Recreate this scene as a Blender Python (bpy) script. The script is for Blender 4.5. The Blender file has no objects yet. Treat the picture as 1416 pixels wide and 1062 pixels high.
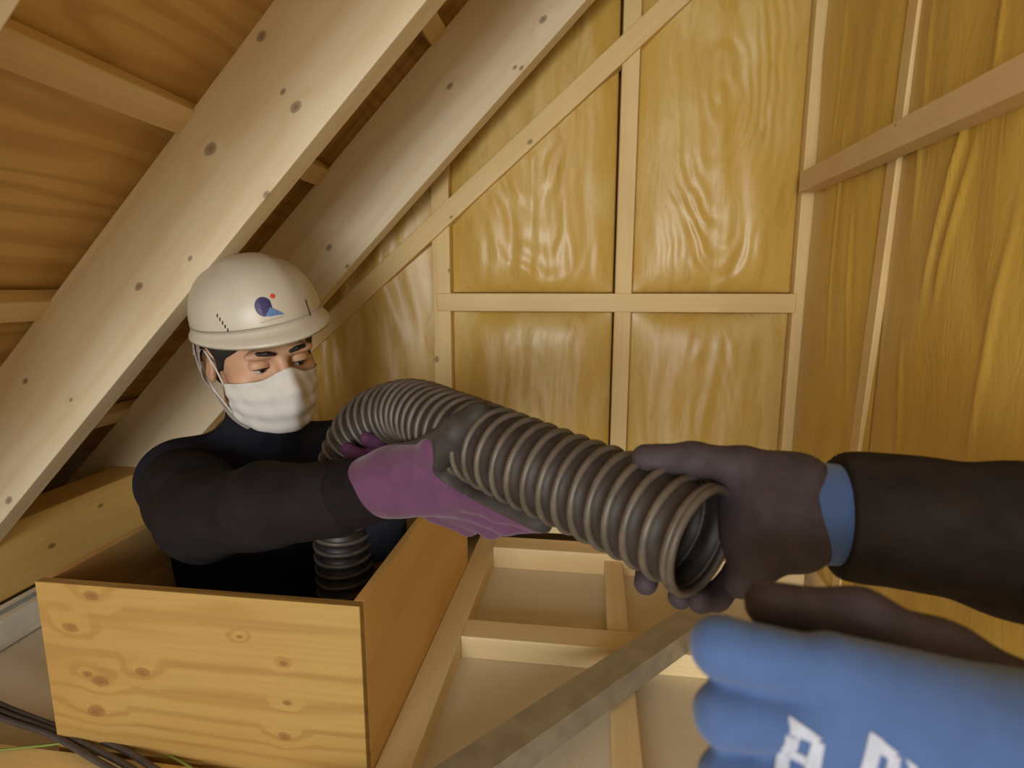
import bpy, bmesh, math, random
import numpy as np
from mathutils import Vector, Matrix
from mathutils.bvhtree import BVHTree
random.seed(4); RNG = np.random.default_rng(7)
S = bpy.context.scene; COL = S.collection

# ------------------------------------------------------------------ camera
F_PX = 800.0; CX, CY = 708.0, 531.0
PITCH = math.atan(133/800); YAW = math.radians(7.86)
CAM = np.array([0.0, 0.0, 0.66])
cd = bpy.data.cameras.new('camera'); cam = bpy.data.objects.new('camera', cd); COL.objects.link(cam)
cam.location = CAM; cam.rotation_euler = (math.pi/2-PITCH, 0, YAW)
cd.sensor_width = 36; cd.lens = 36*F_PX/1416; cd.clip_start = 0.01
cd.dof.use_dof = True; cd.dof.focus_distance = 0.95; cd.dof.aperture_fstop = 7.0
S.camera = cam
# ------------------------------------------------------------------ world, light, exposure
w = bpy.data.worlds.new('world'); S.world = w; w.use_nodes = True
bg = w.node_tree.nodes['Background']; bg.inputs[0].default_value = (1.0, .985, .95, 1); bg.inputs[1].default_value = 0.72
def area(name, loc, target, size, energy, col):
    l = bpy.data.lights.new(name, 'AREA'); l.energy = energy; l.size = size; l.color = col
    o = bpy.data.objects.new(name, l); COL.objects.link(o); o.location = loc
    o.rotation_euler = (Vector(target)-Vector(loc)).to_track_quat('-Z', 'Y').to_euler(); return o
area('work_light', (-0.30, -1.75, 0.62), (-.05, 1.2, .6), 0.9, 42, (1.0, .98, .95))
S.view_settings.view_transform = 'Standard'; S.view_settings.look = 'None'
S.view_settings.gamma = 1.0; S.view_settings.exposure = 0.0; S.view_settings.use_curve_mapping = False

# ------------------------------------------------------------------ geometry helpers
fw = np.array([-math.sin(YAW)*math.cos(PITCH), math.cos(YAW)*math.cos(PITCH), -math.sin(PITCH)])
rt = np.array([math.cos(YAW), math.sin(YAW), 0.0]); upv = np.cross(rt, fw)
def ray(x, y): return fw + rt*(x-CX)/F_PX - upv*(y-CY)/F_PX
def at(x, y, D): return CAM + ray(x, y)*D                  # a point D metres deep on a measured sight line
def onY(x, y, Y): d = ray(x, y); return CAM + d*(Y-CAM[1])/d[1]
def onX(x, y, X): d = ray(x, y); return CAM + d*(X-CAM[0])/d[0]
def onZ(x, y, Z): d = ray(x, y); return CAM + d*(Z-CAM[2])/d[2]
def V(*a): return np.array(a, float)

def link(name, me, mat=None, parent=None, M=None):
    o = bpy.data.objects.new(name, me); COL.objects.link(o)
    if mat: me.materials.append(mat)
    if M is not None: o.matrix_world = M
    if parent: o.parent = parent
    return o
def tag(o, label=None, cat=None, group=None, kind=None):
    if label: o['label'] = label
    if cat: o['category'] = cat
    if group: o['group'] = group
    if kind: o['kind'] = kind
    return o
def empty(name, loc=(0, 0, 0)):
    o = bpy.data.objects.new(name, None); COL.objects.link(o); o.location = loc; o.empty_display_size = .05; return o
def mesh_np(name, v, faces, smooth=True):
    me = bpy.data.meshes.new(name)
    me.from_pydata([tuple(p) for p in np.asarray(v).tolist()], [], [tuple(f) for f in np.asarray(faces).tolist()] if not isinstance(faces, list) else faces)
    if smooth: me.polygons.foreach_set('use_smooth', np.ones(len(me.polygons), bool))
    me.update(); return me
def box_mesh(name, lo, hi, bev=.0015):
    bm = bmesh.new(); bmesh.ops.create_cube(bm, size=1)
    lo, hi = np.array(lo, float), np.array(hi, float)
    for v in bm.verts: v.co = Vector((lo+hi)/2 + np.array(v.co)*(hi-lo))
    if bev: bmesh.ops.bevel(bm, geom=bm.edges[:], offset=bev, segments=2, profile=.5, affect='EDGES')
    me = bpy.data.meshes.new(name); bm.to_mesh(me); bm.free(); return me
def frame(A, B, nrm):
    A, B = np.array(A, float), np.array(B, float); x = B-A; L = np.linalg.norm(x); x /= L
    n = np.array(nrm, float); n -= x*(n@x); n /= np.linalg.norm(n); z = np.cross(x, n)
    M = Matrix(((x[0], n[0], z[0], A[0]), (x[1], n[1], z[1], A[1]), (x[2], n[2], z[2], A[2]), (0, 0, 0, 1)))
    return M, L
def beam(name, A, B, nrm, w, d, mat, parent, knots=(), bev=.002, mk=None):
    """timber from A to B; A,B on the centre of the face whose outward normal is nrm; w wide across the face, d deep behind it"""
    M, L = frame(A, B, nrm)
    me = box_mesh(name, (0, -d, -w/2), (L, 0, w/2), bev)
    if mk:
        Mi = M.inverted(); mat = mk([(tuple(Mi @ Vector(k)), r) for k, r in knots])
    return link(name, me, mat, parent, M)
def sweep(P, R, n=16, cap=True, up=(0, 0, 1)):
    """tube mesh data along points P with radii R"""
    P = np.asarray(P, float); R = np.broadcast_to(np.asarray(R, float), (len(P),))
    T = np.gradient(P, axis=0); T /= np.linalg.norm(T, axis=1)[:, None]
    u = np.array(up, float); u -= T[0]*(u@T[0])
    if np.linalg.norm(u) < 1e-4: u = np.array([1., 0, 0]); u -= T[0]*(u@T[0])
    N = []
    for t in T:
        u = u - t*(u@t); u /= np.linalg.norm(u); N.append(u.copy())
    N = np.array(N); Bn = np.cross(T, N); a = np.linspace(0, 2*np.pi, n, endpoint=False)
    v = (P[:, None, :] + R[:, None, None]*(np.cos(a)[None, :, None]*N[:, None, :] + np.sin(a)[None, :, None]*Bn[:, None, :])).reshape(-1, 3)
    f = [(i*n+j, i*n+(j+1) % n, (i+1)*n+(j+1) % n, (i+1)*n+j) for i in range(len(P)-1) for j in range(n)]
    if cap: f += [tuple(range(n))[::-1], tuple(range((len(P)-1)*n, len(P)*n))]
    return v, f, (T, N, Bn)
def spline(P, n):
    P = np.asarray(P, float); P = np.vstack([2*P[0]-P[1], P, 2*P[-1]-P[-2]]); out = []
    for i in range(1, len(P)-2):
        t = np.linspace(0, 1, n, endpoint=False)[:, None]
        a, b, c, d = P[i-1], P[i], P[i+1], P[i+2]
        out.append(.5*((2*b)+(-a+c)*t+(2*a-5*b+4*c-d)*t**2+(-a+3*b-3*c+d)*t**3))
    out.append(P[-2][None]); return np.vstack(out)
def resample(P, step):
    s = np.r_[0, np.cumsum(np.linalg.norm(np.diff(P, axis=0), axis=1))]; q = np.arange(0, s[-1], step)
    return np.stack([np.interp(q, s, P[:, k]) for k in range(P.shape[1])], 1)

# signed distance modelling, for bodies, gloves and cloth
class SDF:
    def __init__(s, lo, hi, h):
        s.lo = np.array(lo, float); s.h = h; s.n = np.ceil((np.array(hi)-s.lo)/h).astype(int)+1
        s.d = np.full(s.n, 9.0, np.float32)
    def grid(s, lo, hi):
        a = np.clip(np.floor((np.array(lo)-s.lo)/s.h).astype(int), 0, s.n-1); b = np.clip(np.ceil((np.array(hi)-s.lo)/s.h).astype(int)+1, 1, s.n)
        ax = [(np.arange(a[k], b[k])*s.h+s.lo[k]).astype(np.float32) for k in range(3)]
        return (slice(a[0], b[0]), slice(a[1], b[1]), slice(a[2], b[2])), np.stack(np.meshgrid(*ax, indexing='ij'), -1)
    def put(s, lo, hi, fn, k, sub=False):
        m = k+4*s.h; sl, p = s.grid(np.array(lo)-m, np.array(hi)+m)
        if p.size == 0: return
        b = fn(p).astype(np.float32); a = s.d[sl]
        if sub: a, b = -a, b
        if k > 0:
            t = np.clip(.5+.5*(b-a)/k, 0, 1); r = b*(1-t)+a*t-k*t*(1-t)
        else: r = np.minimum(a, b)
        s.d[sl] = -r if sub else r
    def cone(s, a, b, r1, r2, k=.01, flat=None, sub=False):
        a = np.array(a, np.float32); b = np.array(b, np.float32); ba = b-a; L2 = max(float(ba@ba), 1e-9)
        def fn(p):
            q = p-a; t = np.clip((q@ba)/L2, 0, 1); q = q-t[..., None]*ba
            if flat is not None:
                n, f = flat; n = np.array(n, np.float32); n = n/np.linalg.norm(n)
                q = q + (q@n)[..., None]*n*(1/f-1)
            return np.linalg.norm(q, axis=-1)-(r1+(r2-r1)*t)
        R = max(r1, r2); s.put(np.minimum(a, b)-R, np.maximum(a, b)+R, fn, k, sub)
    def chain(s, pts, rad, k=.006, **kw):
        for i in range(len(pts)-1): s.cone(pts[i], pts[i+1], rad[i], rad[i+1], k, **kw)
    def ell(s, c, r, Rm=None, k=.01, sub=False):
        c = np.array(c, np.float32); r = np.array(r, np.float32); Rm = np.eye(3) if Rm is None else np.array(Rm); Rm = Rm.astype(np.float32)
        def fn(p):
            q = (p-c)@Rm; k0 = np.linalg.norm(q/r, axis=-1); k1 = np.linalg.norm(q/r**2, axis=-1)+1e-6
            return k0*(k0-1)/k1
        m = r.max(); s.put(c-m, c+m, fn, k, sub)
    def cut(s, pt, n):
        """keep only the side of the plane that n points away from"""
        sl, p = s.grid(s.lo, s.lo+(s.n-1)*s.h); n = np.array(n, np.float32); n = n/np.linalg.norm(n)
        s.d = np.maximum(s.d, ((p-np.array(pt, np.float32))@n)[:s.d.shape[0], :s.d.shape[1], :s.d.shape[2]]); return s
    def mesh(s, name, smooth=2):
        d = s.d; sg = d < 0
        c = np.zeros(np.array(d.shape)-1, np.uint8)
        offs = [(i, j, k) for i in (0, 1) for j in (0, 1) for k in (0, 1)]
        sh = lambda A, o: A[o[0]:A.shape[0]-1+o[0], o[1]:A.shape[1]-1+o[1], o[2]:A.shape[2]-1+o[2]]
        for o in offs: c += sh(sg, o)
        act = (c > 0) & (c < 8); idx = np.argwhere(act); ids = np.full(c.shape, -1, np.int32); ids[act] = np.arange(len(idx))
        val = {o: np.clip(d[idx[:, 0]+o[0], idx[:, 1]+o[1], idx[:, 2]+o[2]], -2*s.h, 2*s.h) for o in offs}
        acc = np.zeros((len(idx), 3)); cnt = np.zeros(len(idx))
        for o in offs:
            for ax in range(3):
                if o[ax]: continue
                o2 = tuple(o[k]+(k == ax) for k in range(3)); a, b = val[o], val[o2]; m = (a < 0) != (b < 0)
                t = np.where(m, a/np.where(m, a-b, 1), 0); p = np.tile(np.array(o, float), (len(idx), 1)); p[:, ax] += t
                acc += p*m[:, None]; cnt += m
        v = (idx+acc/np.maximum(cnt, 1)[:, None])*s.h+s.lo
        fs = []
        for ax in range(3):
            u, w_ = [(1, 2), (2, 0), (0, 1)][ax]
            s0 = [slice(1, -1)]*3; s1 = [slice(1, -1)]*3; s0[ax] = slice(0, -1); s1[ax] = slice(1, None)
            A, B = sg[tuple(s0)], sg[tuple(s1)]; e = np.argwhere(A != B); fl = A[A != B]
            base = e.copy(); base[:, u] += 1; base[:, w_] += 1
            def cell(du, dw):
                q = base.copy(); q[:, u] -= du; q[:, w_] -= dw; return ids[q[:, 0], q[:, 1], q[:, 2]]
            Q = np.stack([cell(1, 1), cell(0, 1), cell(0, 0), cell(1, 0)], 1); Q[~fl] = Q[~fl][:, ::-1]; fs.append(Q)
        f = np.vstack(fs); f = f[(f >= 0).all(1)]
        for _ in range(smooth):
            acc = np.zeros_like(v); cn = np.zeros(len(v))
            for a in range(4):
                b = (a+1) % 4
                np.add.at(acc, f[:, a], v[f[:, b]]); np.add.at(cn, f[:, a], 1)
            v = .45*v+.55*acc/np.maximum(cn, 1)[:, None]
        me = bpy.data.meshes.new(name); me.vertices.add(len(v)); me.vertices.foreach_set('co', v.astype(np.float32).ravel())
        me.loops.add(f.size); me.loops.foreach_set('vertex_index', f.astype(np.int32).ravel())
        me.polygons.add(len(f)); me.polygons.foreach_set('loop_start', np.arange(0, f.size, 4, dtype=np.int32))
        me.polygons.foreach_set('use_smooth', np.ones(len(f), bool)); me.update(calc_edges=True); me.validate(); return me

_perm = RNG.permutation(512)
_ang = RNG.random(512)*2*np.pi
def perlin(x, y):
    xi, yi = np.floor(x).astype(int), np.floor(y).astype(int); xf, yf = x-xi, y-yi
    def g(ix, iy, dx, dy):
        a = _ang[_perm[(_perm[ix % 512]+iy) % 512]]; return np.cos(a)*dx+np.sin(a)*dy
    u = xf**3*(xf*(xf*6-15)+10); v = yf**3*(yf*(yf*6-15)+10)
    a = g(xi, yi, xf, yf)*(1-u)+g(xi+1, yi, xf-1, yf)*u
    b = g(xi, yi+1, xf, yf-1)*(1-u)+g(xi+1, yi+1, xf-1, yf-1)*u
    return a*(1-v)+b*v

# ------------------------------------------------------------------ materials
def srgb(r, g, b):
    f = lambda c: (c/255/12.92) if c/255 <= .04045 else ((c/255+.055)/1.055)**2.4
    return (f(r), f(g), f(b), 1)
class NT:
    def __init__(s, name):
        s.m = bpy.data.materials.new(name); s.m.use_nodes = True; s.t = s.m.node_tree; s.b = s.t.nodes['Principled BSDF']
    def n(s, typ, **kw):
        x = s.t.nodes.new(typ)
        for k, v in kw.items():
            if k.startswith('i_'): x.inputs[k[2:]].default_value = v
            else: setattr(x, k, v)
        return x
    def l(s, a, b): s.t.links.new(a, b)
    def math(s, op, a, b=None, clamp=False):
        x = s.n('ShaderNodeMath', operation=op, use_clamp=clamp)
        for i, q in enumerate((a, b)):
            if q is None: continue
            if isinstance(q, (int, float)): x.inputs[i].default_value = q
            else: s.l(q, x.inputs[i])
        return x.outputs[0]
    def vmath(s, op, a, b=None):
        x = s.n('ShaderNodeVectorMath', operation=op)
        for i, q in enumerate((a, b)):
            if q is None: continue
            if isinstance(q, (tuple, list)): x.inputs[i].default_value = q
            else: s.l(q, x.inputs[i])
        return x.outputs['Value'] if op in ('LENGTH', 'DISTANCE', 'DOT_PRODUCT') else x.outputs[0]
    def mix(s, fac, a, b, mode='MIX'):
        x = s.n('ShaderNodeMix', data_type='RGBA', blend_type=mode)
        for i, q in ((0, fac), (6, a), (7, b)):
            if isinstance(q, (int, float, tuple)): x.inputs[i].default_value = q
            else: s.l(q, x.inputs[i])
        return x.outputs[2]
    def rng(s, v, a, b, c, d):
        x = s.n('ShaderNodeMapRange', interpolation_type='SMOOTHSTEP')
        s.l(v, x.inputs[0])
        for i, q in enumerate((a, b, c, d)): x.inputs[i+1].default_value = q
        return x.outputs[0]
    def bump(s, h, strength, dist=.002):
        x = s.n('ShaderNodeBump'); x.inputs['Strength'].default_value = strength; x.inputs['Distance'].default_value = dist
        s.l(h, x.inputs['Height']); s.l(x.outputs[0], s.b.inputs['Normal'])
def plain(name, col, rough=.6, metal=0, spec=.5, nscale=0, namt=.25, bump=0, sheen=0):
    t = NT(name); t.b.inputs['Roughness'].default_value = rough; t.b.inputs['Metallic'].default_value = metal
    t.b.inputs['Specular IOR Level'].default_value = spec
    c = col if len(col) == 4 else srgb(*col)
    if nscale:
        tc = t.n('ShaderNodeTexCoord'); no = t.n('ShaderNodeTexNoise'); no.inputs['Scale'].default_value = nscale; no.inputs['Detail'].default_value = 4
        t.l(tc.outputs['Object'], no.inputs['Vector'])
        f = t.rng(no.outputs['Fac'], .3, .7, 0, 1)
        dk = tuple(x*(1-namt) for x in c[:3])+(1,); lt = tuple(min(1, x*(1+namt)) for x in c[:3])+(1,)
        t.l(t.mix(f, dk, lt), t.b.inputs['Base Color'])
        if bump: t.bump(no.outputs['Fac'], bump)
    else: t.b.inputs['Base Color'].default_value = c
    if sheen: t.b.inputs['Sheen Weight'].default_value = sheen
    return t.m
def wood(name, base, dark, knots=(), ring=9.0, grain=.5, warp=.10, axis=0, rough=.55, red=None, ringamt=.5, rpow=3.0, kcol=(82, 50, 24), kmax=.85):
    """softwood: grain along local axis, warped rings, fine streaks and knots at given local points"""
    t = NT(name); tc = t.n('ShaderNodeTexCoord'); oi = t.n('ShaderNodeObjectInfo')
    p = tc.outputs['Object']
    off = t.math('MULTIPLY', oi.outputs['Random'], 7.0)
    cmb = t.n('ShaderNodeCombineXYZ')
    for i in range(3): t.l(off, cmb.inputs[i])
    pr = t.vmath('ADD', p, cmb.outputs[0])
    sc = [7.0, 7.0, 7.0]; sc[axis] = 1.3
    n1 = t.n('ShaderNodeTexNoise'); n1.inputs['Scale'].default_value = 1.0; n1.inputs['Detail'].default_value = 2
    t.l(t.vmath('MULTIPLY', pr, tuple(sc)), n1.inputs['Vector'])
    # pull the rings around each knot
    nk = t.n('ShaderNodeTexNoise'); nk.inputs['Scale'].default_value = 45; nk.inputs['Detail'].default_value = 2; t.l(pr, nk.inputs['Vector'])
    kn = None; pull = None
    for (k, r) in knots:
        s3 = [1, 1, 1]; s3[axis] = .62
        d = t.vmath('LENGTH', t.vmath('MULTIPLY', t.vmath('SUBTRACT', p, tuple(k)), tuple(s3)))
        d = t.math('MULTIPLY', d, t.math('ADD', .55, t.math('MULTIPLY', nk.outputs['Fac'], .9)))
        core = t.rng(d, r*.25, r*1.0, 1, 0); pl = t.rng(d, r*.6, r*4.5, 1, 0)
        ringk = t.rng(t.math('ABSOLUTE', t.math('SUBTRACT', d, r*.8)), 0, r*.35, 1, 0)
        one = t.math('ADD', t.math('MULTIPLY', core, .7), t.math('MULTIPLY', ringk, .38))
        kn = one if kn is None else t.math('MAXIMUM', kn, one)
        pull = pl if pull is None else t.math('MAXIMUM', pull, pl)
    sep = t.n('ShaderNodeSeparateXYZ'); t.l(pr, sep.inputs[0])
    o = [i for i in range(3) if i != axis]
    rad = t.math('ADD', sep.outputs[o[0]], t.math('MULTIPLY', sep.outputs[o[1]], .8))
    w1 = t.math('ADD', rad, t.math('MULTIPLY', n1.outputs['Fac'], warp))
    if pull is not None: w1 = t.math('ADD', w1, t.math('MULTIPLY', pull, .022))
    sn = t.math('SINE', t.math('MULTIPLY', w1, ring*2*math.pi))
    ringf = t.math('POWER', t.rng(sn, -1, 1, 0, 1), rpow)
    sc2 = [150.0, 150.0, 150.0]; sc2[axis] = 3.0
    n2 = t.n('ShaderNodeTexNoise'); n2.inputs['Scale'].default_value = 1.0; n2.inputs['Detail'].default_value = 5
    t.l(t.vmath('MULTIPLY', pr, tuple(sc2)), n2.inputs['Vector'])
    n3 = t.n('ShaderNodeTexNoise'); n3.inputs['Scale'].default_value = 3.5; n3.inputs['Detail'].default_value = 3; t.l(pr, n3.inputs['Vector'])
    B = srgb(*base); D = srgb(*dark)
    f = t.math('ADD', t.math('MULTIPLY', ringf, ringamt), t.math('MULTIPLY', t.rng(n2.outputs['Fac'], .35, .7, 0, 1), grain*.4), clamp=True)
    c = t.mix(f, B, D)
    c = t.mix(t.math('MULTIPLY', t.rng(n3.outputs['Fac'], .4, .7, 0, 1), .35), c, srgb(*(red or dark)))
    if kn is not None: c = t.mix(t.math('MINIMUM', kn, kmax), c, srgb(*kcol))
    t.l(c, t.b.inputs['Base Color']); t.b.inputs['Roughness'].default_value = rough
    t.bump(n2.outputs['Fac'], .12, .001); return t.m

PINE_B, PINE_D = (222, 190, 138), (196, 152, 92)
def pine(kn=()): return wood('pine_rafter', (230, 220, 192), (214, 190, 146), kn, ring=22, warp=.12, ringamt=.28)
M_pine = wood('pine_stud', (227, 202, 144), (204, 166, 100), ring=10, ringamt=.3)
M_pine2 = wood('pine_floor', (232, 212, 164), (212, 180, 124), ring=10, ringamt=.3)
M_bat = wood('pine_batten', (226, 202, 152), (202, 166, 110), ring=10, ringamt=.3)
M_ply = wood('plywood_deck', (222, 186, 116), (188, 140, 76), ring=14, warp=.5, axis=1, ringamt=.5, red=(192, 144, 80))
M_ext = plain('wall_board', (150, 110, 60), .8, nscale=5)

# ------------------------------------------------------------------ the shell: back wall
WY = 1.45
ceil_c = 1.27                                   # rafter undersides: z = x + 1.27
me = mesh_np('wall_back', [(-1.5, 1.57, -.02), (.62, 1.57, -.02), (.62, 1.57, 2.0), (.36, 1.57, 2.0), (-1.5, 1.57, .10),
                           (-1.5, 1.585, -.02), (.62, 1.585, -.02), (.62, 1.585, 2.0), (.36, 1.585, 2.0), (-1.5, 1.585, .10)],
             [(0, 1, 2, 3, 4), (9, 8, 7, 6, 5), (0, 5, 6, 1), (1, 6, 7, 2), (2, 7, 8, 3), (3, 8, 9, 4), (4, 9, 5, 0)], False)
wall_back = tag(link('wall_back', me, M_ext), 'gable wall with pine studs and yellow film-faced insulation', kind='structure')
wall_right = tag(link('wall_right', box_mesh('wall_right', (.60, -.9, -.02), (.615, 1.56, 2.0), 0), M_ext), 'right knee wall lined with yellow film-faced insulation', kind='structure')

def film_mat(name, base, pale, deep, rough=.36, var=.6):
    t = NT(name); tc = t.n('ShaderNodeTexCoord'); oi = t.n('ShaderNodeObjectInfo')
    off = t.math('MULTIPLY', oi.outputs['Random'], 9.0); cmb = t.n('ShaderNodeCombineXYZ')
    for i in range(3): t.l(off, cmb.inputs[i])
    pr = t.vmath('ADD', tc.outputs['Object'], cmb.outputs[0])
    n1 = t.n('ShaderNodeTexNoise'); n1.inputs['Scale'].default_value = 1; n1.inputs['Detail'].default_value = 4; n1.inputs['Distortion'].default_value = .8
    t.l(t.vmath('MULTIPLY', pr, (9, 9, 3.0)), n1.inputs['Vector'])
    n2 = t.n('ShaderNodeTexNoise'); n2.inputs['Scale'].default_value = 1; n2.inputs['Detail'].default_value = 6; n2.inputs['Distortion'].default_value = 1.5
    t.l(t.vmath('MULTIPLY', pr, (26, 26, 7)), n2.inputs['Vector'])
    c = t.mix(t.rng(n1.outputs['Fac'], .42, .72, 0, 1), srgb(*base), srgb(*pale))
    c = t.mix(t.rng(n2.outputs['Fac'], .52, .75, 0, var), c, srgb(*deep))
    t.l(c, t.b.inputs['Base Color']); t.b.inputs['Roughness'].default_value = rough
    t.b.inputs['Coat Weight'].default_value = .32; t.b.inputs['Coat Roughness'].default_value = .30
    n4 = t.n('ShaderNodeTexNoise'); n4.inputs['Scale'].default_value = 1; n4.inputs['Detail'].default_value = 3; n4.inputs['Distortion'].default_value = 2.0
    t.l(t.vmath('MULTIPLY', pr, (34, 34, 9)), n4.inputs['Vector'])
    t.bump(n4.outputs['Fac'], .35, .004); return t.m
M_film = film_mat('insulation_film', (204, 170, 84), (214, 190, 122), (188, 150, 62), .42)
M_film_r = film_mat('insulation_film_smooth', (202, 166, 72), (208, 176, 90), (190, 150, 56), .40, .3)

def batt(u0, u1, z0, ztop, seed, amp, swirl, axis, plane, sgn, parent, mat, depth=.05, swc=(.5, .62), full=False, rec=.028, vf=28, cre=()):
    """film-faced insulation batt pillowing out between two studs; axis 0: spans x on the back wall, 1: spans y on the right wall"""
    nu, nv = 90, 200
    u = np.linspace(0, 1, nu); v = np.linspace(0, 1, nv); U, Vv = np.meshgrid(u, v, indexing='ij')
    H = u0+(u1-u0)*U; zt = ztop(H); Z = z0+(zt-z0)*Vv
    eu = np.clip(1-np.abs(2*U-1)**3.5, 0, 1)
    if full: eu = np.where(U > .5, 1, eu)
    ez = np.clip(1-np.exp(-(Z-z0)/.03), 0, 1)*np.clip(1-np.exp(-(zt-Z)/.03), 0, 1)
    sx = (H-(u0+u1)/2); 
    n = perlin(H*5+seed*3.1, Z*2.2+seed)+.5*perlin(H*12+seed, Z*5+seed*2)
    vert = perlin(H*vf+seed*5+3*perlin(H*4, Z*2+seed), Z*2.6+seed*1.7)
    # arched drape folds hanging from the batt's centre line
    ang = np.sqrt(((sx+.03*perlin(Z*5+seed, H*3))*2.3)**2+.0016+((Z-z0)-(swc[1])*.6)**2*.5)+.085*n+.02*perlin(H*22+seed, Z*16)
    arch = np.sin(ang*2*np.pi*(13+swirl*4))*np.exp(-((sx-.02)/.13)**2)*np.clip(.6+1.6*perlin(H*6+seed*7, Z*4+seed), 0, 1.4)
    rel = eu*ez*(depth*.55+.010*n+amp*(.0068*vert+.0019*swirl*arch*(1+n)))
    for (c0, zc, sp, hl, am) in cre:
        rel = rel+eu*ez*am*np.exp(-((H-c0-sp*(Z-zc))/.006)**2)*np.exp(-((Z-zc)/hl)**4)
    P = plane+sgn*(rel-rec)
    if axis == 0: co = np.stack([H, P, Z], -1)
    else: co = np.stack([P, H, Z], -1)
    co = co.reshape(-1, 3)
    I = np.arange(nu*nv).reshape(nu, nv)
    f = np.stack([I[:-1, :-1], I[1:, :-1], I[1:, 1:], I[:-1, 1:]], -1).reshape(-1, 4)
    if axis == 1: f = f[:, ::-1]
    if sgn > 0: f = f[:, ::-1]
    # give the batt its thickness: rim and back
    bdir = -sgn*.085; nb = len(co); bk = co.copy(); bk[:, 1 if axis == 0 else 0] = plane+bdir
    rim = np.concatenate([I[:, 0], I[-1, 1:], I[-2::-1, -1], I[0, -2:0:-1]])
    faces = f.tolist()
    rb = bk[rim]; k = len(rim)
    for a in range(k):
        b = (a+1) % k; q = (int(rim[b]), int(rim[a]), nb+a, nb+b); faces.append(q)
    faces.append(tuple(range(nb, nb+k)))
    me = mesh_np('insulation_batt', np.vstack([co, rb]), faces)
    return link('insulation_batt', me, mat, parent)
roofz = lambda H: np.minimum(H+1.54, 1.95)
NZ0, NZ1 = .600, .648
sl, sm, sr = -.381, .072, .478
batt(-1.02, sl-.023, .05, roofz, 1, 1.3, .5, 0, WY, -1, wall_back, M_film, .055)
batt(sl+.023, sm-.023, NZ1, roofz, 2, 1.2, .8, 0, WY, -1, wall_back, M_film, .05, (.5, .9))
batt(sm+.023, sr-.012, NZ1, roofz, 3, .7, 1.7, 0, WY, -1, wall_back, M_film, .05, (.5, .75))
batt(sl+.023, sm-.023, .05, lambda H: H*0+NZ0, 4, .8, .6, 0, WY, -1, wall_back, M_film, .045, (.5, .45))
batt(sm+.023, sr-.012, .05, lambda H: H*0+NZ0, 5, .8, .7, 0, WY, -1, wall_back, M_film, .05, (.5, .5))
RX = .495
flat = lambda z: (lambda H: H*0+z)
batt(1.108, 1.449, .03, flat(1.95), 6, .6, .0, 1, RX, -1, wall_right, M_film_r, .030, full=True, rec=.014, vf=12, cre=[(1.30, .75, .05, .25, .004), (1.22, .62, .10, .2, .003), (1.36, 1.05, -.03, .2, .003)])
batt(.66, 1.107, .03, flat(1.95), 7, .8, .0, 1, RX, -1, wall_right, M_film_r, .030, rec=.014, vf=9, cre=[(.92, .78, -.22, .12, .007), (.895, .74, -.22, .10, .005), (1.02, .95, .06, .2, .004), (.99, .45, .12, .12, .006), (.80, .55, -.1, .2, .004), (.86, 1.05, .1, .15, .004)])
batt(.21, .625, .03, flat(1.95), 8, 1.0, .0, 1, RX, -1, wall_right, M_film_r, .030, rec=.014)
batt(-.6, .17, .03, flat(1.95), 9, 1.0, .0, 1, RX, -1, wall_right, M_film_r, .030, rec=.014)
nY = (0, -1, 0)
def studk(kn): return wood('pine_stud', (227, 202, 144), (204, 166, 100), kn, ring=10, ringamt=.3)
beam('stud', (sl, WY, .045), (sl, WY, sl+1.50), nY, .046, .10, M_pine, wall_back, [(onY(604, 497, WY), .006), (onY(621, 374, WY), .004)], mk=studk)
beam('stud', (sm, WY-.001, .045), (sm+.004, WY-.001, 1.62), nY, .040, .10, M_pine, wall_back)
beam('stud', (sr+.005, WY+.004, .045), (sr+.005, WY+.004, 1.95), nY, .030, .09, M_pine, wall_back)
beam('stud', (-1.04, WY, .045), (-1.04, WY, .45), nY, .045, .10, M_pine, wall_back)
beam('nogging', (sl-.012, WY-.006, (NZ0+NZ1)/2), (sr-.006, WY-.006, (NZ0+NZ1)/2), nY, .045, .05, M_pine, wall_back)
bA, bB = onY(438, 463, WY-.012), onY(938, -5, WY-.012); dB = (bB-bA)/np.linalg.norm(bB-bA)
beam('brace', bA-dB*.35, bB+dB*.35, nY, .047, .045, M_pine, wall_back, [(onY(733, 196, WY-.012), .006), (onY(624, 300, WY-.012), .003)], mk=studk)
beam('bottom_plate', (-1.1, 1.37, .09), (.52, 1.37, .09), nY, .075, .10, M_pine2, wall_back)
nX = (-1, 0, 0)
beam('stud', (RX+.002, 1.165, .03), (RX+.002, 1.035, 1.95), nX, .034, .09, M_pine, wall_right)
beam('stud', (RX+.004, .642, .03), (RX+.004, .642, 1.95), nX, .034, .09, M_pine, wall_right)
beam('stud', (RX+.004, .19, .03), (RX+.004, .19, 1.95), nX, .034, .09, M_pine, wall_right)
nzA, nzB = onX(1096, 257, RX-.045), onX(1416, 98, RX-.045); dn = (nzB-nzA)/np.linalg.norm(nzB-nzA)
nzA[1] = min(nzA[1], WY-.03)
beam('nogging', nzA, nzB+dn*.6, nX, .042, .04, M_pine, wall_right, [(onX(1221, 167, RX-.045), .004), (onX(1238, 173, RX-.045), .002)], mk=lambda k: wood('pine_nogging', (224, 198, 146), (204, 168, 112), k, ring=10, ringamt=.3))
beam('bottom_plate', (RX+.004, -.6, .02), (RX+.004, 1.36, .02), nX, .04, .09, M_pine2, wall_right)

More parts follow.
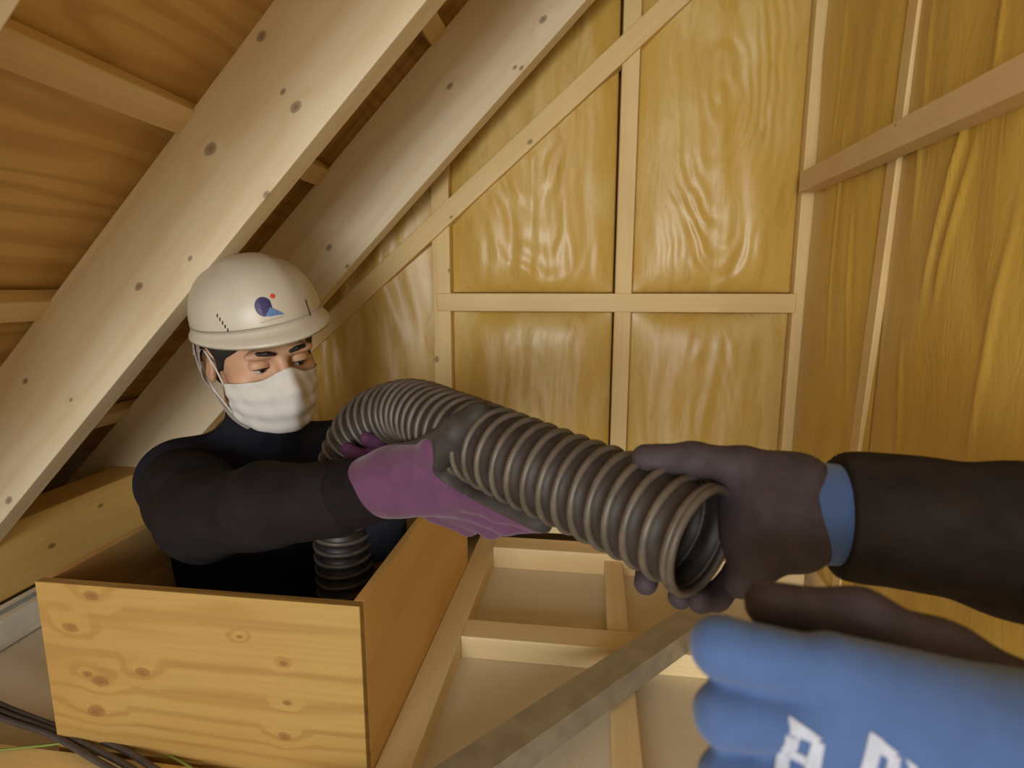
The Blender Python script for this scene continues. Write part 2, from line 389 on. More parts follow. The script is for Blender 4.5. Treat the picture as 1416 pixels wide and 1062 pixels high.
# ------------------------------------------------------------------ roof slope
c_top = ceil_c+.262                            # tops of the rafters
c_sh = c_top+.045                              # underside of the deck
def roofpt(X, Y, c): return V(X, Y, X+c)
me = mesh_np('ceiling', [roofpt(-1.75, -.7, c_sh), roofpt(.42, -.7, c_sh), roofpt(.42, 1.6, c_sh), roofpt(-1.75, 1.6, c_sh),
                         roofpt(-1.75, -.7, c_sh+.017), roofpt(.42, -.7, c_sh+.017), roofpt(.42, 1.6, c_sh+.017), roofpt(-1.75, 1.6, c_sh+.017)],
             [(0, 3, 2, 1), (4, 5, 6, 7), (0, 1, 5, 4), (1, 2, 6, 5), (2, 3, 7, 6), (3, 0, 4, 7)], False)
def deck_mk():
    kn = [((onp), r) for onp, r in [(onY(195, 170, .80), .006), (onY(35, 273, .70), .005), (onY(232, 0, .75), .005)]]
    return M_ply
ceiling = tag(link('ceiling', me, M_ply), 'sloping roof underside of plywood deck, battens and pine rafters', kind='structure')
nd = (1/math.sqrt(2), 0, -1/math.sqrt(2))       # roof underside normal
def rafter(Y0, kn=(), hw=.185, th=.045, x0=-1.42, x1=.40, dc=0):
    A, B = V(x0, Y0, x0+(ceil_c+c_top+dc)/2), V(x1, Y0, x1+(ceil_c+c_top+dc)/2)
    hw -= dc*.707
    return beam('rafter', A, B, nY, hw, th, None, ceiling, kn, mk=pine)
rafter(.355, [(onY(35, 38, .355), .010), (onY(14, 100, .355), .003)])
rafter(.855, [(onY(x, y, .855), r) for x, y, r in [(291, 206, .0085), (409, 148, .007), (391, 127, .004), (368, 269, .004), (192, 396, .005), (35, 527, .005), (98, 553, .003), (263, 357, .0035), (12, 692, .006), (362, 50, .006), (610, 26, .005)]], dc=.022)
rafter(1.31, [(onY(x, y, 1.31), r) for x, y, r in [(622, 119, .006), (751, 27, .007), (712, 93, .004), (721, 94, .004), (455, 342, .006), (480, 368, .004)]])
for X in (-.352, -.632, -.918, -1.205):
    beam('batten', roofpt(X, -.68, c_top+.0225)+V(.0159, 0, -.0159), roofpt(X, 1.58, c_top+.0225)+V(.0159, 0, -.0159), nd, .045, .030, M_bat, ceiling)
beam('eave_beam', (-1.135, -.6, .125), (-1.135, 1.5, .125), (1, 0, 0), .145, .10, wood('pine_eave', (226, 194, 120), (206, 164, 90), [((1.62, 0, .01), .006), ((1.75, 0, -.03), .005)], ring=9, ringamt=.3), ceiling)

# ------------------------------------------------------------------ floor: back of a plasterboard ceiling on battens, with the hatch opening
M_board = plain('plasterboard', (222, 211, 184), .85, nscale=3, namt=.07)
HX0, HX1, HY0, HY1 = -.715, -.270, .612, 1.215
bm = bmesh.new()
xs = [-1.7, HX0+.012, HX1-.012, .62]; ys = [-.9, HY0+.012, HY1-.012, 1.57]
gv = {(i, j, k): bm.verts.new((xs[i], ys[j], (-.0125, 0)[k])) for i in range(4) for j in range(4) for k in (0, 1)}
for i in range(3):
    for j in range(3):
        if (i, j) == (1, 1): continue
        bm.faces.new([gv[i, j, 1], gv[i+1, j, 1], gv[i+1, j+1, 1], gv[i, j+1, 1]]); bm.faces.new([gv[i, j+1, 0], gv[i+1, j+1, 0], gv[i+1, j, 0], gv[i, j, 0]])
for a, b in [((1, 1), (2, 1)), ((2, 1), (2, 2)), ((2, 2), (1, 2)), ((1, 2), (1, 1))]:
    bm.faces.new([gv[a+(0,)], gv[b+(0,)], gv[b+(1,)], gv[a+(1,)]])
me = bpy.data.meshes.new('floor'); bm.to_mesh(me); bm.free()
floor = tag(link('floor', me, M_board), 'grey plasterboard between pale floor battens', kind='structure')
bm = bmesh.new(); bmesh.ops.create_cube(bm, size=1)  # unseen closed room added under the floor, keeps world light out of the hatch
for q in bm.verts: q.co = Vector((-.54+q.co.x*2.32, .335+q.co.y*2.47, -1.182+q.co.z*2.335))
bmesh.ops.delete(bm, geom=[f_ for f_ in bm.faces if f_.normal.z > .5], context='FACES_ONLY'); bmesh.ops.reverse_faces(bm, faces=bm.faces[:])
me = bpy.data.meshes.new('wall_lower_blocker'); bm.to_mesh(me); bm.free()
tag(link('wall_lower_blocker', me, plain('room_below_blocker', (150, 140, 126), .9, nscale=2, namt=.05)), 'unseen walls and floor added below the open hatch to block light', kind='structure')
nZ = (0, 0, 1)
T = .04
beam('joist', (-.2455, -.5, T), (-.2455, 1.37, T), nZ, .048, .042, M_pine2, floor)
beam('joist', (.060, -.5, T-.004), (.060, 1.37, T-.004), nZ, .040, .036, M_pine2, floor)
beam('joist', (.36, -.5, T-.004), (.36, 1.37, T-.004), nZ, .040, .036, M_pine2, floor)
beam('cross_batten', (-.2215, .958, T+.002), (.48, .958, T+.002), nZ, .056, .042, M_pine2, floor)
beam('cross_batten', (-.2215, 1.305, T+.012), (.48, 1.305, T+.012), nZ, .062, .052, M_pine2, floor)
beam('cross_batten', (-1.12, .566, T), (-.271, .566, T), nZ, .075, .042, wood('pine_front', (226, 198, 136), (204, 166, 100), ring=10, ringamt=.3), floor)
beam('cross_batten', (-.2215, .25, T), (.48, .25, T), nZ, .05, .042, M_pine2, floor)

# ------------------------------------------------------------------ hatch box
hb = empty('hatch_box', ((HX0+HX1)/2, (HY0+HY1)/2, 0))
tag(hb, 'open plywood hatch box on the floor around the worker in black', 'box')
BZ0, BZ1, th = .0, .281, .013
hloc = np.array(hb.location)
def panel(name, lo, hi, mat): 
    o = link(name, box_mesh(name, np.array(lo)-hloc, np.array(hi)-hloc, .001), mat, hb); return o
kf = [(onY(x, y, HY0)-hloc, r) for x, y, r in [(127, 824, .0075), (98, 868, .0075), (140, 943, .008), (196, 929, .007), (133, 983, .009), (331, 881, .003), (392, 918, .0035), (397, 972, .004), (393, 1018, .006), (120, 932, .005)]]
panel('front_panel', (HX0, HY0, BZ0), (HX1, HY0+th, BZ1), wood('hatch_front', (168, 139, 76), (134, 96, 42), [(tuple(k), r) for k, r in kf], ring=34, warp=.16, axis=0, ringamt=.4, red=(160, 116, 56), rpow=5.0, kcol=(112, 68, 30), kmax=.75))
M_side = wood('hatch_side', (230, 190, 116), (206, 160, 86), ring=9, warp=.3, axis=1, ringamt=.3)
panel('side_panel', (HX1-th, HY0+th, BZ0), (HX1, HY1, BZ1), M_side)
panel('side_panel', (HX0, HY0+th, BZ0), (HX0+th, HY1, BZ1), wood('hatch_side_left', (210, 172, 110), (176, 128, 70), [((-.21, -.0, .09), .006)], ring=12, warp=.3, axis=1, ringamt=.5))
panel('back_panel', (HX0+th, HY1-th, BZ0), (HX1-th, HY1, BZ1), M_side)

# ------------------------------------------------------------------ steel channels, cables
M_zinc = plain('galvanised_steel', (158, 152, 136), .38, .5, nscale=30, namt=.12)
def channel(name, A, B, w_, h_, label, up=(0, 0, 1), tk=.0016, lip=.010, mat=None):
    M, L = frame(A, B, up)
    prof = [(-w_/2, -h_), (-w_/2, 0), (w_/2, 0), (w_/2, -h_), (w_/2-lip, -h_), (w_/2-lip, -h_+tk), (w_/2-tk, -h_+tk), (w_/2-tk, -tk), (-w_/2+tk, -tk), (-w_/2+tk, -h_+tk), (-w_/2+lip, -h_+tk), (-w_/2+lip, -h_)]
    n = len(prof); v = [(x, y, z) for x in (0, L) for z, y in prof]
    f = [(i, (i+1) % n, n+(i+1) % n, n+i) for i in range(n)]+[tuple(range(n)), tuple(range(n, 2*n))[::-1]]
    bm = bmesh.new(); vs = [bm.verts.new(p) for p in v]
    for q in f: bm.faces.new([vs[i] for i in q])
    bmesh.ops.recalc_face_normals(bm, faces=bm.faces[:]); me = bpy.data.meshes.new(name); bm.to_mesh(me); bm.free()
    return link(name, me, mat or M_zinc, None, M)
cA, cB = onZ(640, 1062, .082), onZ(945, 858, .082); dc = (cB-cA)/np.linalg.norm(cB-cA)
tag(channel('steel_channel', cA-dc*.28, cB+dc*.055, .048, .040, ''), 'grey galvanised steel channel lying diagonally across the floor battens', 'metal channel')
tag(channel('steel_channel', (-1.085, -.3, .004), (-1.085, 1.30, .004), .05, .056, '', (0, 0, -1), .0022, .014, plain('bright_zinc', (236, 236, 230), .3, .25, nscale=25, namt=.05)), 'bright galvanised steel channel beside the eave beam, left of hatch box', 'metal channel')
M_cable = plain('cable_sheath', (66, 60, 60), .45, nscale=40, namt=.15)
for i, (o1, o2, lab) in enumerate([((0, 0), (0, 0), 'dark grey cable, lowest of the three in front of hatch box'), ((0, -9), (14, -8), 'dark grey cable, middle one of three in front of hatch box'), ((0, -18), (30, -18), 'dark grey cable, uppermost of three in front of hatch box')]):
    zz = T+.012
    P = [onZ(-140, 925+o1[1], zz), onZ(-60, 962+o1[1], zz+.002), onZ(0+o1[0], 992+o1[1], zz+.002), onZ(70+o1[0]*.7, 1016+o1[1]*.8, zz), onZ(130+o2[0], 1050+o2[1], zz-.003), onZ(190+o2[0], 1085+o2[1], zz-.004), onZ(330+o2[0], 1180+o2[1], .02)]
    P = spline(P, 10); v, f, _ = sweep(P, .0042, 10)
    tag(link('electrical_cable', mesh_np('cable', v, f), M_cable), lab, 'cable', 'electrical cables by the hatch')
P = spline([onZ(-120, 1050, T+.004), onZ(0, 1037, T+.004), onZ(60, 1031, T+.004), onZ(130, 1024, T+.004), onZ(200, 1035, T+.004), onZ(240, 1048, T+.004), onZ(300, 1085, T+.003), onZ(380, 1150, T-.02)], 10)
v, f, _ = sweep(P, .0016, 8)
tag(link('green_wire', mesh_np('wire', v, f), plain('green_pvc', (112, 128, 52), .5)), 'thin green wire lying along the batten in front of hatch box', 'wire')

# ------------------------------------------------------------------ hose
HR = .0415
ctrl = [(500, 1010, .96), (488, 900, .935), (478, 800, .92), (474, 725, .90), (478, 655, .885), (506, 592, .85), (562, 570, .78), (625, 594, .67), (700, 628, .59), (800, 671, .53), (882, 705, .485), (974, 750, .440)]
HP = spline([at(*c) for c in ctrl], 24)
step = .0012; HP = resample(HP, step); PITCHR = .0190
sarc = np.arange(len(HP))*step
R = HR-.0006-.0012*np.cos(2*np.pi*sarc/PITCHR)
v, f, (T_, N_, B_) = sweep(HP[::2], R[::2], 40, False)
nrow = len(HP[::2]); vi, fi, _ = sweep(HP[::2], R[::2]-.0025, 40, False)
n0 = len(v); fi = [tuple(n0+i for i in q[::-1]) for q in fi]
endr = [((nrow-1)*40+j, (nrow-1)*40+(j+1) % 40, n0+(nrow-1)*40+(j+1) % 40, n0+(nrow-1)*40+j) for j in range(40)]
str_ = [(j+1) % 40 for j in range(40)]; strt = [((j+1) % 40, j, n0+j, n0+(j+1) % 40) for j in range(40)]
hose = empty('flexible_hose', HP[0]); tag(hose, 'black ribbed flexible hose passed between the two workers', 'hose')
M_hose = plain('hose_rubber', (40, 35, 33), .5, nscale=60, namt=.25)
M_rib = plain('hose_rib', (84, 76, 67), .45, nscale=45, namt=.22)
def child(o, par): o.parent = par; o.matrix_parent_inverse = Matrix.Translation(-Vector(par.location)); return o
child(link('hose_wall', mesh_np('hose_wall', np.vstack([v, vi]), f+fi+endr+strt), M_hose), hose)
TT = np.gradient(HP, axis=0); TT /= np.linalg.norm(TT, axis=1)[:, None]
u = np.array([0, 0, 1.]); NN = []
for t in TT:
    u = u-t*(u@t); u /= np.linalg.norm(u); NN.append(u.copy())
NN = np.array(NN); BB = np.cross(TT, NN)
ribs = np.arange(PITCHR*.5, sarc[-1]-.002, PITCHR); a = np.linspace(0, 2*np.pi, 41)
a = np.linspace(0, 2*np.pi, 44, endpoint=False); b_ = np.linspace(0, 2*np.pi, 8, endpoint=False)
rv, rf = [], []
for q, s0 in enumerate(np.r_[ribs, sarc[-1]-.0005]):
    i = min(int(s0/step), len(HP)-1); o = len(rv)*0+q*44*8
    rr = .0032; Rm = HR+.0008
    ring = HP[i]+(np.cos(a)[:, None, None]*NN[i]+np.sin(a)[:, None, None]*BB[i])*(Rm+rr*np.cos(b_)[None, :, None])+TT[i]*(rr*1.1*np.sin(b_))[None, :, None]
    ring = ring.reshape(-1, 3)
    ff = [(j*8+k, ((j+1) % 44)*8+k, ((j+1) % 44)*8+(k+1) % 8, j*8+(k+1) % 8) for j in range(44) for k in range(8)]
    child(link('rib', mesh_np('rib', ring, ff), M_rib), hose)

# ------------------------------------------------------------------ the worker in the hatch
HC = at(360, 485, .98)                           # eye-level centre of the head
def rot(yaw, pitch, roll): return np.array(Matrix.Rotation(math.radians(yaw), 3, 'Z') @ Matrix.Rotation(math.radians(roll), 3, 'Y') @ Matrix.Rotation(math.radians(pitch), 3, 'X'))
HRm = rot(50, 9, -7)
def hd(x, y, z): return HC + HRm @ V(x, y, z)    # head coordinates: x his left, -y forward, z up
TRm = rot(44, 0, 0)
neck0 = hd(0, .028, -.085)
CH = V(neck0[0], neck0[1], 0)+TRm @ V(0, .01, 0)
SHZ = at(225, 662, .98)[2]
CH[2] = SHZ
def tr(x, y, z): return CH + TRm @ V(x, y, z)    # torso coordinates
shR = at(250, 664, .985); shL = tr(.17, .02, -.005)
elR, wrR = at(284, 714, .81), at(512, 674, .695)
elL, wrL = at(520, 735, .95), at(548, 648, .865)
M_skin = plain('skin', (188, 147, 117), .5, nscale=14, namt=.05)
M_skin.node_tree.nodes['Principled BSDF'].inputs['Subsurface Weight'].default_value = .08
M_skin.node_tree.nodes['Principled BSDF'].inputs['Subsurface Radius'].default_value = (.01, .004, .002)
M_shirt = plain('shirt_navy', (27, 29, 38), .9, spec=.15, nscale=25, namt=.2, bump=.15)
M_sleeve = plain('sleeve_mesh', (27, 24, 25), .85, spec=.15, nscale=22, namt=.16, bump=.1)
M_cuff = plain('cuff_knit', (22, 19, 20), .85, spec=.15, nscale=80, namt=.2, bump=.2)
M_purple = plain('glove_purple', (90, 57, 86), .75, spec=.15, nscale=50, namt=.08, bump=.2, sheen=.2)
M_grey = plain('glove_coating', (60, 57, 55), .55, spec=.15, nscale=60, namt=.18, bump=.3)

b = SDF((-.86, .52, -.46), (-.18, 1.18, .72), .0036)
b.ell(hd(0, .012, .035), (.077, .098, .088), HRm, .0)           # cranium
b.ell(hd(0, -.022, -.045), (.064, .070, .075), HRm, .03)        # face
b.ell(hd(0, -.055, -.084), (.032, .032, .024), HRm, .03)        # chin
for s_ in (-1, 1):
    b.ell(hd(.045*s_, -.052, -.028), (.022, .024, .022), HRm, .02)   # cheek
    b.ell(hd(.030*s_, -.087, .020), (.026, .012, .009), HRm, .014)    # brow
    b.ell(hd(.031*s_, -.098, -.001), (.0155, .016, .0095), HRm, .008, sub=True)
    b.ell(hd(.078*s_, .016, -.012), (.008, .020, .032), HRm, .006)   # ear
    b.ell(hd(.084*s_, .013, -.008), (.006, .011, .019), HRm, .004, sub=True)
b.cone(hd(0, -.092, .008), hd(0, -.112, -.032), .008, .012, .012)
b.ell(hd(0, -.098, -.066), (.024, .010, .010), HRm, .008)            # mouth
b.cone(hd(0, .025, -.06), tr(0, .015, .03), .056, .062, .03)         # neck
b.cone(tr(-.10, .02, -.005), tr(.10, .02, -.005), .06, .06, .05)
b.ell(tr(0, .025, -.13), (.150, .088, .19), TRm, .05)
b.ell(tr(0, .02, -.40), (.135, .085, .24), TRm, .06)
b.cone(tr(-.1, .02, -.01), shR, .05, .052, .03); b.cone(tr(.1, .02, -.01), shL, .05, .05, .03)
b.chain([shR, elR, wrR], [.046, .037, .025], .02); b.chain([shL, elL, wrL], [.044, .036, .025], .02)
b.ell(wrR*.5+at(580, 668, .65)*.5, (.03, .03, .03), None, .02); b.cone(wrL, at(520, 637, .845), .024, .02, .02)
person = link('person', b.mesh('body', 2), M_skin)
tag(person, 'worker in white hard hat and mask standing in the plywood hatch', 'person')

# eyes, lids, brows, hair
M_eye = plain('eye_white', (196, 184, 174), .25); M_iris = plain('iris', (40, 26, 20), .15); M_hair = plain('hair_black', (30, 24, 22), .6, nscale=120, namt=.4, bump=.3)
def ball(c, r, seg=16):
    bm = bmesh.new(); bmesh.ops.create_uvsphere(bm, u_segments=seg, v_segments=seg//2+2, radius=r)
    for q in bm.verts: q.co = Vector(np.array(q.co)+np.array(c))
    for q in bm.faces: q.smooth = True
    me = bpy.data.meshes.new('ball'); bm.to_mesh(me); bm.free(); return me
for s_ in (-1, 1):
    ec = hd(.031*s_, -.0765, -.001)
    e = link('eye', ball(ec, .0125), M_eye, person)
    gd = HRm @ V(.15, -.94, -.35); gd /= np.linalg.norm(gd)
    link('iris', ball(ec+gd*.0068, .0068), M_iris, e)
    q = SDF(ec-.03, ec+.03, .0011)
    q.ell(hd(.031*s_, -.0770, .0012), (.0165, .0138, .0128), HRm, 0)
    q.ell(hd(.031*s_, -.0920, -.0072), (.0148, .030, .0056), HRm, .001, sub=True)
    link('eyelid', q.mesh('eyelid', 2), M_skin, person)
    lv = [hd(.031*s_+dx, -.0770-math.sqrt(max(.0141**2-dx*dx*.9, 0)), -.0022+.0012*math.cos(dx/.013*1.5)-.0012) for dx in np.linspace(-.0125, .0125, 9)]
    v, f, _ = sweep(lv, [.0005, .0008, .0010, .0011, .0011, .0011, .0010, .0008, .0005], 8); link('eyelash', mesh_np('eyelash', v, f), M_hair, person)
    q = SDF(ec-.035, ec+.045, .0011)
    q.chain([hd(.013*s_, -.0985, .0205), hd(.024*s_, -.0985, .0235), hd(.036*s_, -.0945, .0238), hd(.049*s_, -.083, .0180)], [.0030, .0038, .0036, .0018], .002)
    link('eyebrow', q.mesh('eyebrow', 1), M_hair, person)
q = SDF(HC-.14, HC+.14, .003)
q.ell(hd(0, .016, .036), (.081, .100, .092), HRm, 0)
q.ell(hd(0, .055, -.025), (.070, .058, .060), HRm, .03)
for s_ in (-1, 1): q.cone(hd(.072*s_, -.026, .03), hd(.0715*s_, -.018, -.012), .009, .005, .006)
q.ell(hd(0, -.110, -.02), (.070, .080, .075), HRm, .004, sub=True)
link('hair', q.mesh('hair', 2), M_hair, person)

# shirt
q = SDF((-.86, .52, -.46), (-.18, 1.2, .55), .0045)
q.ell(tr(0, .025, -.13), (.168, .105, .20), TRm, 0)
q.ell(tr(0, .02, -.42), (.152, .100, .25), TRm, .07)
q.cone(tr(-.12, .02, -.012), tr(.12, .02, -.012), .062, .062, .06)
q.cone(tr(-.1, .02, -.012), shR, .064, .062, .03); q.cone(tr(.1, .02, -.012), shL, .062, .056, .03)
q.cone(tr(0, .012, .01), hd(0, .012, -.098), .072, .062, .035)       # collar
q.ell(hd(0, -.02, -.06), (.064, .085, .052), HRm, .004, sub=True)
q.cone(shR, shR*.6+elR*.4, .060, .055, .03); q.cone(shL, elL, .056, .044, .03); q.cone(elL, wrL, .044, .034, .02)
link('shirt', q.mesh('shirt', 2), M_shirt, person)
# sleeves
def sleeve_sdf(pts, rad, folds, h=.004, k=.03):
    pts = [np.array(p) for p in pts]; lo = np.min(pts, 0)-.1; hi = np.max(pts, 0)+.1
    q = SDF(lo, hi, h); q.chain(pts, rad, k)
    sl, p = q.grid(lo, hi)
    w_ = np.sin(p@np.array([70, 40, 95], np.float32)+2.2*np.sin(p@np.array([31, -52, 24], np.float32)))+.6*np.sin(p@np.array([-60, 88, 40], np.float32)+1.5*np.sin(p@np.array([20, 44, -61], np.float32)))
    d = q.d; P_ = p[:d.shape[0], :d.shape[1], :d.shape[2]]
    q.d = q.d+folds*w_[:d.shape[0], :d.shape[1], :d.shape[2]].astype(np.float32)
    return q
slv = link('sleeve', sleeve_sdf([shR+(shR-elR)*.05, shR*.45+elR*.55, elR, elR*.6+wrR*.4, at(468, 688, .72)], [.066, .062, .057, .051, .048], .0011).mesh('sleeve', 2), M_sleeve, person)
q = SDF(at(490, 680, .70)-.09, at(490, 680, .70)+.09, .0025)
q.chain([at(462, 689, .722), at(520, 675, .695)], [.0455, .0415], .005); link('cuff', q.mesh('cuff', 2), M_cuff, slv)

# right glove: back of the hand to the camera, thumb up, fingers under the hose
def glove(spec, lo_pad=.06, h=.0022, grow=0.0):
    pts = np.vstack([np.array(p) for ch, rd, k in spec for p in ch]); q = SDF(pts.min(0)-lo_pad, pts.max(0)+lo_pad, h)
    for ch, rd, k in spec: q.chain(ch, [r+grow for r in rd], k)
    return q
A_ = at
g1 = [
 ([A_(503, 676, .700), A_(545, 664, .680)], [.0385, .0375], .01),
 ([A_(545, 660, .680), A_(598, 645, .648)], [.036, .030], .015),
 ([A_(545, 672, .680), A_(634, 688, .640)], [.034, .021], .015),
 ([A_(560, 668, .675), A_(622, 668, .645)], [.033, .026], .015),
 ([A_(572, 645, .655), A_(606, 621, .612), A_(632, 598, .592), A_(662, 573, .596)], [.024, .0165, .0135, .0115], .012),
 ([A_(632, 684, .628), A_(690, 703, .588), A_(746, 722, .556)], [.0155, .0128, .0110], .010),
 ([A_(634, 694, .648), A_(700, 722, .612), A_(742, 722, .588)], [.0155, .0128, .0110], .008),
 ([A_(620, 702, .668), A_(680, 728, .640), A_(716, 718, .618)], [.0150, .0125, .0110], .008),
 ([A_(600, 706, .685), A_(648, 726, .668), A_(676, 716, .655)], [.0140, .0115, .0100], .008),
]
gl = link('glove', glove(g1).mesh('glove', 2), M_purple, person)
q = glove(g1, grow=.0022)
# coating: only the side that faces the hose
hose_pts = np.array([A_(*c) for c in ctrl[6:10]]); hseg = spline(hose_pts, 12).astype(np.float32)
sl_, p = q.grid(q.lo, q.lo+q.n*q.h); p = p[:q.d.shape[0], :q.d.shape[1], :q.d.shape[2]]
dm = np.full(q.d.shape, 9., np.float32)
for hp in hseg: dm = np.minimum(dm, np.linalg.norm(p-hp, axis=-1))
wristd = np.linalg.norm(p-np.array(A_(690, 640, .60), np.float32), axis=-1)
q.d = np.maximum(q.d, dm-(HR+.0150)); gc = link('palm_coating', q.mesh('palm_coating', 2), M_grey, gl)
# left glove behind the hose bend, fingertips over its near side
g2 = [
 ([A_(556, 655, 0.846), A_(528, 634, 0.820)], [.036, .030], .012),
 ([A_(530, 640, 0.816), A_(498, 640, 0.796)], [.024, .016], .012),
 ([A_(506, 634, 0.790), A_(494, 630, 0.790), A_(481, 621, 0.793)], [.0125, .0115, .0095], .004),
 ([A_(508, 642, 0.790), A_(484, 644, 0.790), A_(458, 645, 0.800)], [.0120, .0115, .0095], .004),
 ([A_(508, 652, 0.794), A_(484, 656, 0.792), A_(462, 660, 0.802)], [.0115, .0110, .0090], .004),
 ([A_(510, 662, 0.800), A_(490, 668, 0.798), A_(472, 674, 0.806)], [.0105, .0100, .0085], .004),
 ([A_(535, 622, 0.813), A_(523, 612, 0.793), A_(508, 606, 0.783)], [.016, .0125, .010], .006),
]
gl2 = link('glove', glove(g2).mesh('glove', 2), plain('glove_purple_dark', (82, 48, 76), .75, spec=.15, nscale=50, namt=.1, bump=.2), person)

# face mask
M_mask = plain('mask_white', (200, 197, 191), .8, nscale=90, namt=.03, bump=.05)
nu, nv = 48, 40; mv = []
for i in range(nu+1):
    uu = -1+2*i/nu
    for j in range(nv+1):
        vv = j/nv                                   # 0 bottom .. 1 top
        ph = uu*math.radians(72)
        zt = -.018+.018*math.exp(-(uu/.24)**2)-.012*abs(uu)**2; zb = -.113+.022*abs(uu)**2.2
        z = zb+(zt-zb)*vv
        rx = .0790-.010*(1-vv)**2; ry = .103-.004*(1-vv)+.012*math.sin(math.pi*min(1, vv*1.0))*math.cos(ph)
        x = rx*math.sin(ph); y = -ry*math.cos(ph)**.85
        y -= .017*math.exp(-(uu/.22)**2)*max(0, math.sin(math.pi*(.12+.66*vv)))**1.2
        pl = .0016*math.sin(vv*2*math.pi*3.2)*(1-.5*abs(uu))+.0009*math.sin(uu*19+vv*9)
        y -= pl*math.cos(ph); x += pl*math.sin(ph)
        mv.append(hd(x, y, z))
mf = [(i*(nv+1)+j, (i+1)*(nv+1)+j, (i+1)*(nv+1)+j+1, i*(nv+1)+j+1) for i in range(nu) for j in range(nv)]
mo = link('face_mask', mesh_np('face_mask', mv, mf), M_mask, person)
sd = mo.modifiers.new('thick', 'SOLIDIFY'); sd.thickness = .0016; sd.offset = 1
for s_ in (-1, 1):
    ptop = np.array(mv[(0 if s_ < 0 else nu)*(nv+1)+nv-1]); pbot = np.array(mv[(0 if s_ < 0 else nu)*(nv+1)+1])
    P = spline([ptop, hd(.079*s_, -.012, -.004), hd(.0845*s_, .016, .016), hd(.087*s_, .036, -.006), hd(.083*s_, .022, -.040), pbot], 8)
    v, f, _ = sweep(P, .0015, 8); link('ear_loop', mesh_np('ear_loop', v, f), M_mask, mo)

# hard hat
M_hat = plain('hard_hat_shell', (190, 184, 168), .38, nscale=16, namt=.05)
M_strap = plain('hat_strap', (150, 142, 134), .6, nscale=50, namt=.15)
HTm = HRm @ rot(0, -4, -6)
HO = hd(.006, .006, .0525)
def ht(x, y, z): return HO + HTm @ V(x, y, z)
hat = empty('hard_hat', HO); tag(hat, "scuffed white hard hat with small blue logo on the worker's head", 'hard hat')
na, ns = 72, 30; hv = []
def hatp(a, s, off=0):
    e = s*math.pi/2; ce, se = math.cos(e)**.80, math.sin(e)**.92
    rx, ry = .101+off, .119+off; ca, sa = math.cos(a), math.sin(a)
    x, y, z = rx*ca*ce, ry*sa*ce, (.104+off)*se
    m = 1/(1+math.exp((abs(x)-.036)/.004))
    z += .0045*m*min(1, max(0, se-.25)*3); y *= 1+.016*m*(1 if y > -9 else 0)*(1-s)
    return x, y, z
for i in range(ns+1):
    for j in range(na): hv.append(ht(*hatp(2*math.pi*j/na, i/ns*.999)))
hf = [(i*na+j, i*na+(j+1) % na, (i+1)*na+(j+1) % na, (i+1)*na+j) for i in range(ns) for j in range(na)]+[tuple(ns*na+j for j in range(na))]
shell = link('shell', mesh_np('shell', hv, hf), M_hat); child(shell, hat)
m_ = shell.modifiers.new('thick', 'SOLIDIFY'); m_.thickness = .0028; m_.offset = -1
# brim: flared lip, longer at the front
prof = [(0.0, .012), (.001, .004), (.5, -.001), (.92, -.0045), (1.0, -.0070), (1.0, -.0110), (.9, -.0095), (.5, -.0055), (-.02, -.003), (-.02, .011)]
bv = []
for j in range(na):
    a = 2*math.pi*j/na; x, y, z = hatp(a, 0); fr = max(0, -math.sin(a)); ext = .0060+.016*fr**2.2; droop = -.006*fr**2
    n = V(math.cos(a), math.sin(a), 0)
    for t_, zz in prof: bv.append(ht(*(V(x, y, zz+droop*t_)+n*ext*t_)))
kp = len(prof); bf = [(j*kp+k, ((j+1) % na)*kp+k, ((j+1) % na)*kp+(k+1) % kp, j*kp+(k+1) % kp) for j in range(na) for k in range(kp)]
child(link('brim', mesh_np('brim', bv, [q[::-1] for q in bf]), M_hat), hat)
# harness and chin strap
def strap(P, wid, thk, nm):
    P = spline(P, 8); T2 = np.gradient(P, axis=0); T2 /= np.linalg.norm(T2, axis=1)[:, None]
    vv = []
    for p_, t_ in zip(P, T2):
        n = p_-hd(0, .01, p_@np.array([0, 0, 0])); n = p_-(HC+HRm[:, 2]*((p_-HC)@HRm[:, 2])); n -= t_*(n@t_); n /= np.linalg.norm(n); s2 = np.cross(t_, n)
        for a_, c_ in ((-1, -1), (1, -1), (1, 1), (-1, 1)): vv.append(p_+s2*wid/2*a_+n*thk/2*c_)
    ff = [(i*4+k, i*4+(k+1) % 4, (i+1)*4+(k+1) % 4, (i+1)*4+k) for i in range(len(P)-1) for k in range(4)]+[(3, 2, 1, 0), tuple(len(P)*4-4+k for k in range(4))]
    child(link(nm, mesh_np(nm, vv, ff, False), M_strap), hat)
for s_ in (-1, 1):
    strap([hd(.092*s_, -.002, .048), hd(.093*s_, .010, .008), hd(.089*s_, .022, -.034), hd(.078*s_, .012, -.062)], .013, .002, 'harness_strap')
    strap([hd(.080*s_, .062, .046), hd(.086*s_, .052, .006), hd(.088*s_, .030, -.030), hd(.076*s_, .012, -.064)], .013, .002, 'harness_strap')
    strap([hd(.077*s_, .012, -.062), hd(.064*s_, -.018, -.098), hd(.034*s_, -.036, -.124), hd(.0, -.042, -.131)], .012, .002, 'chin_strap')
strap([hd(.088, .05, .012), hd(.060, .100, -.020), hd(0, .118, -.028), hd(-.060, .100, -.020), hd(-.088, .05, .012)], .026, .003, 'nape_strap')
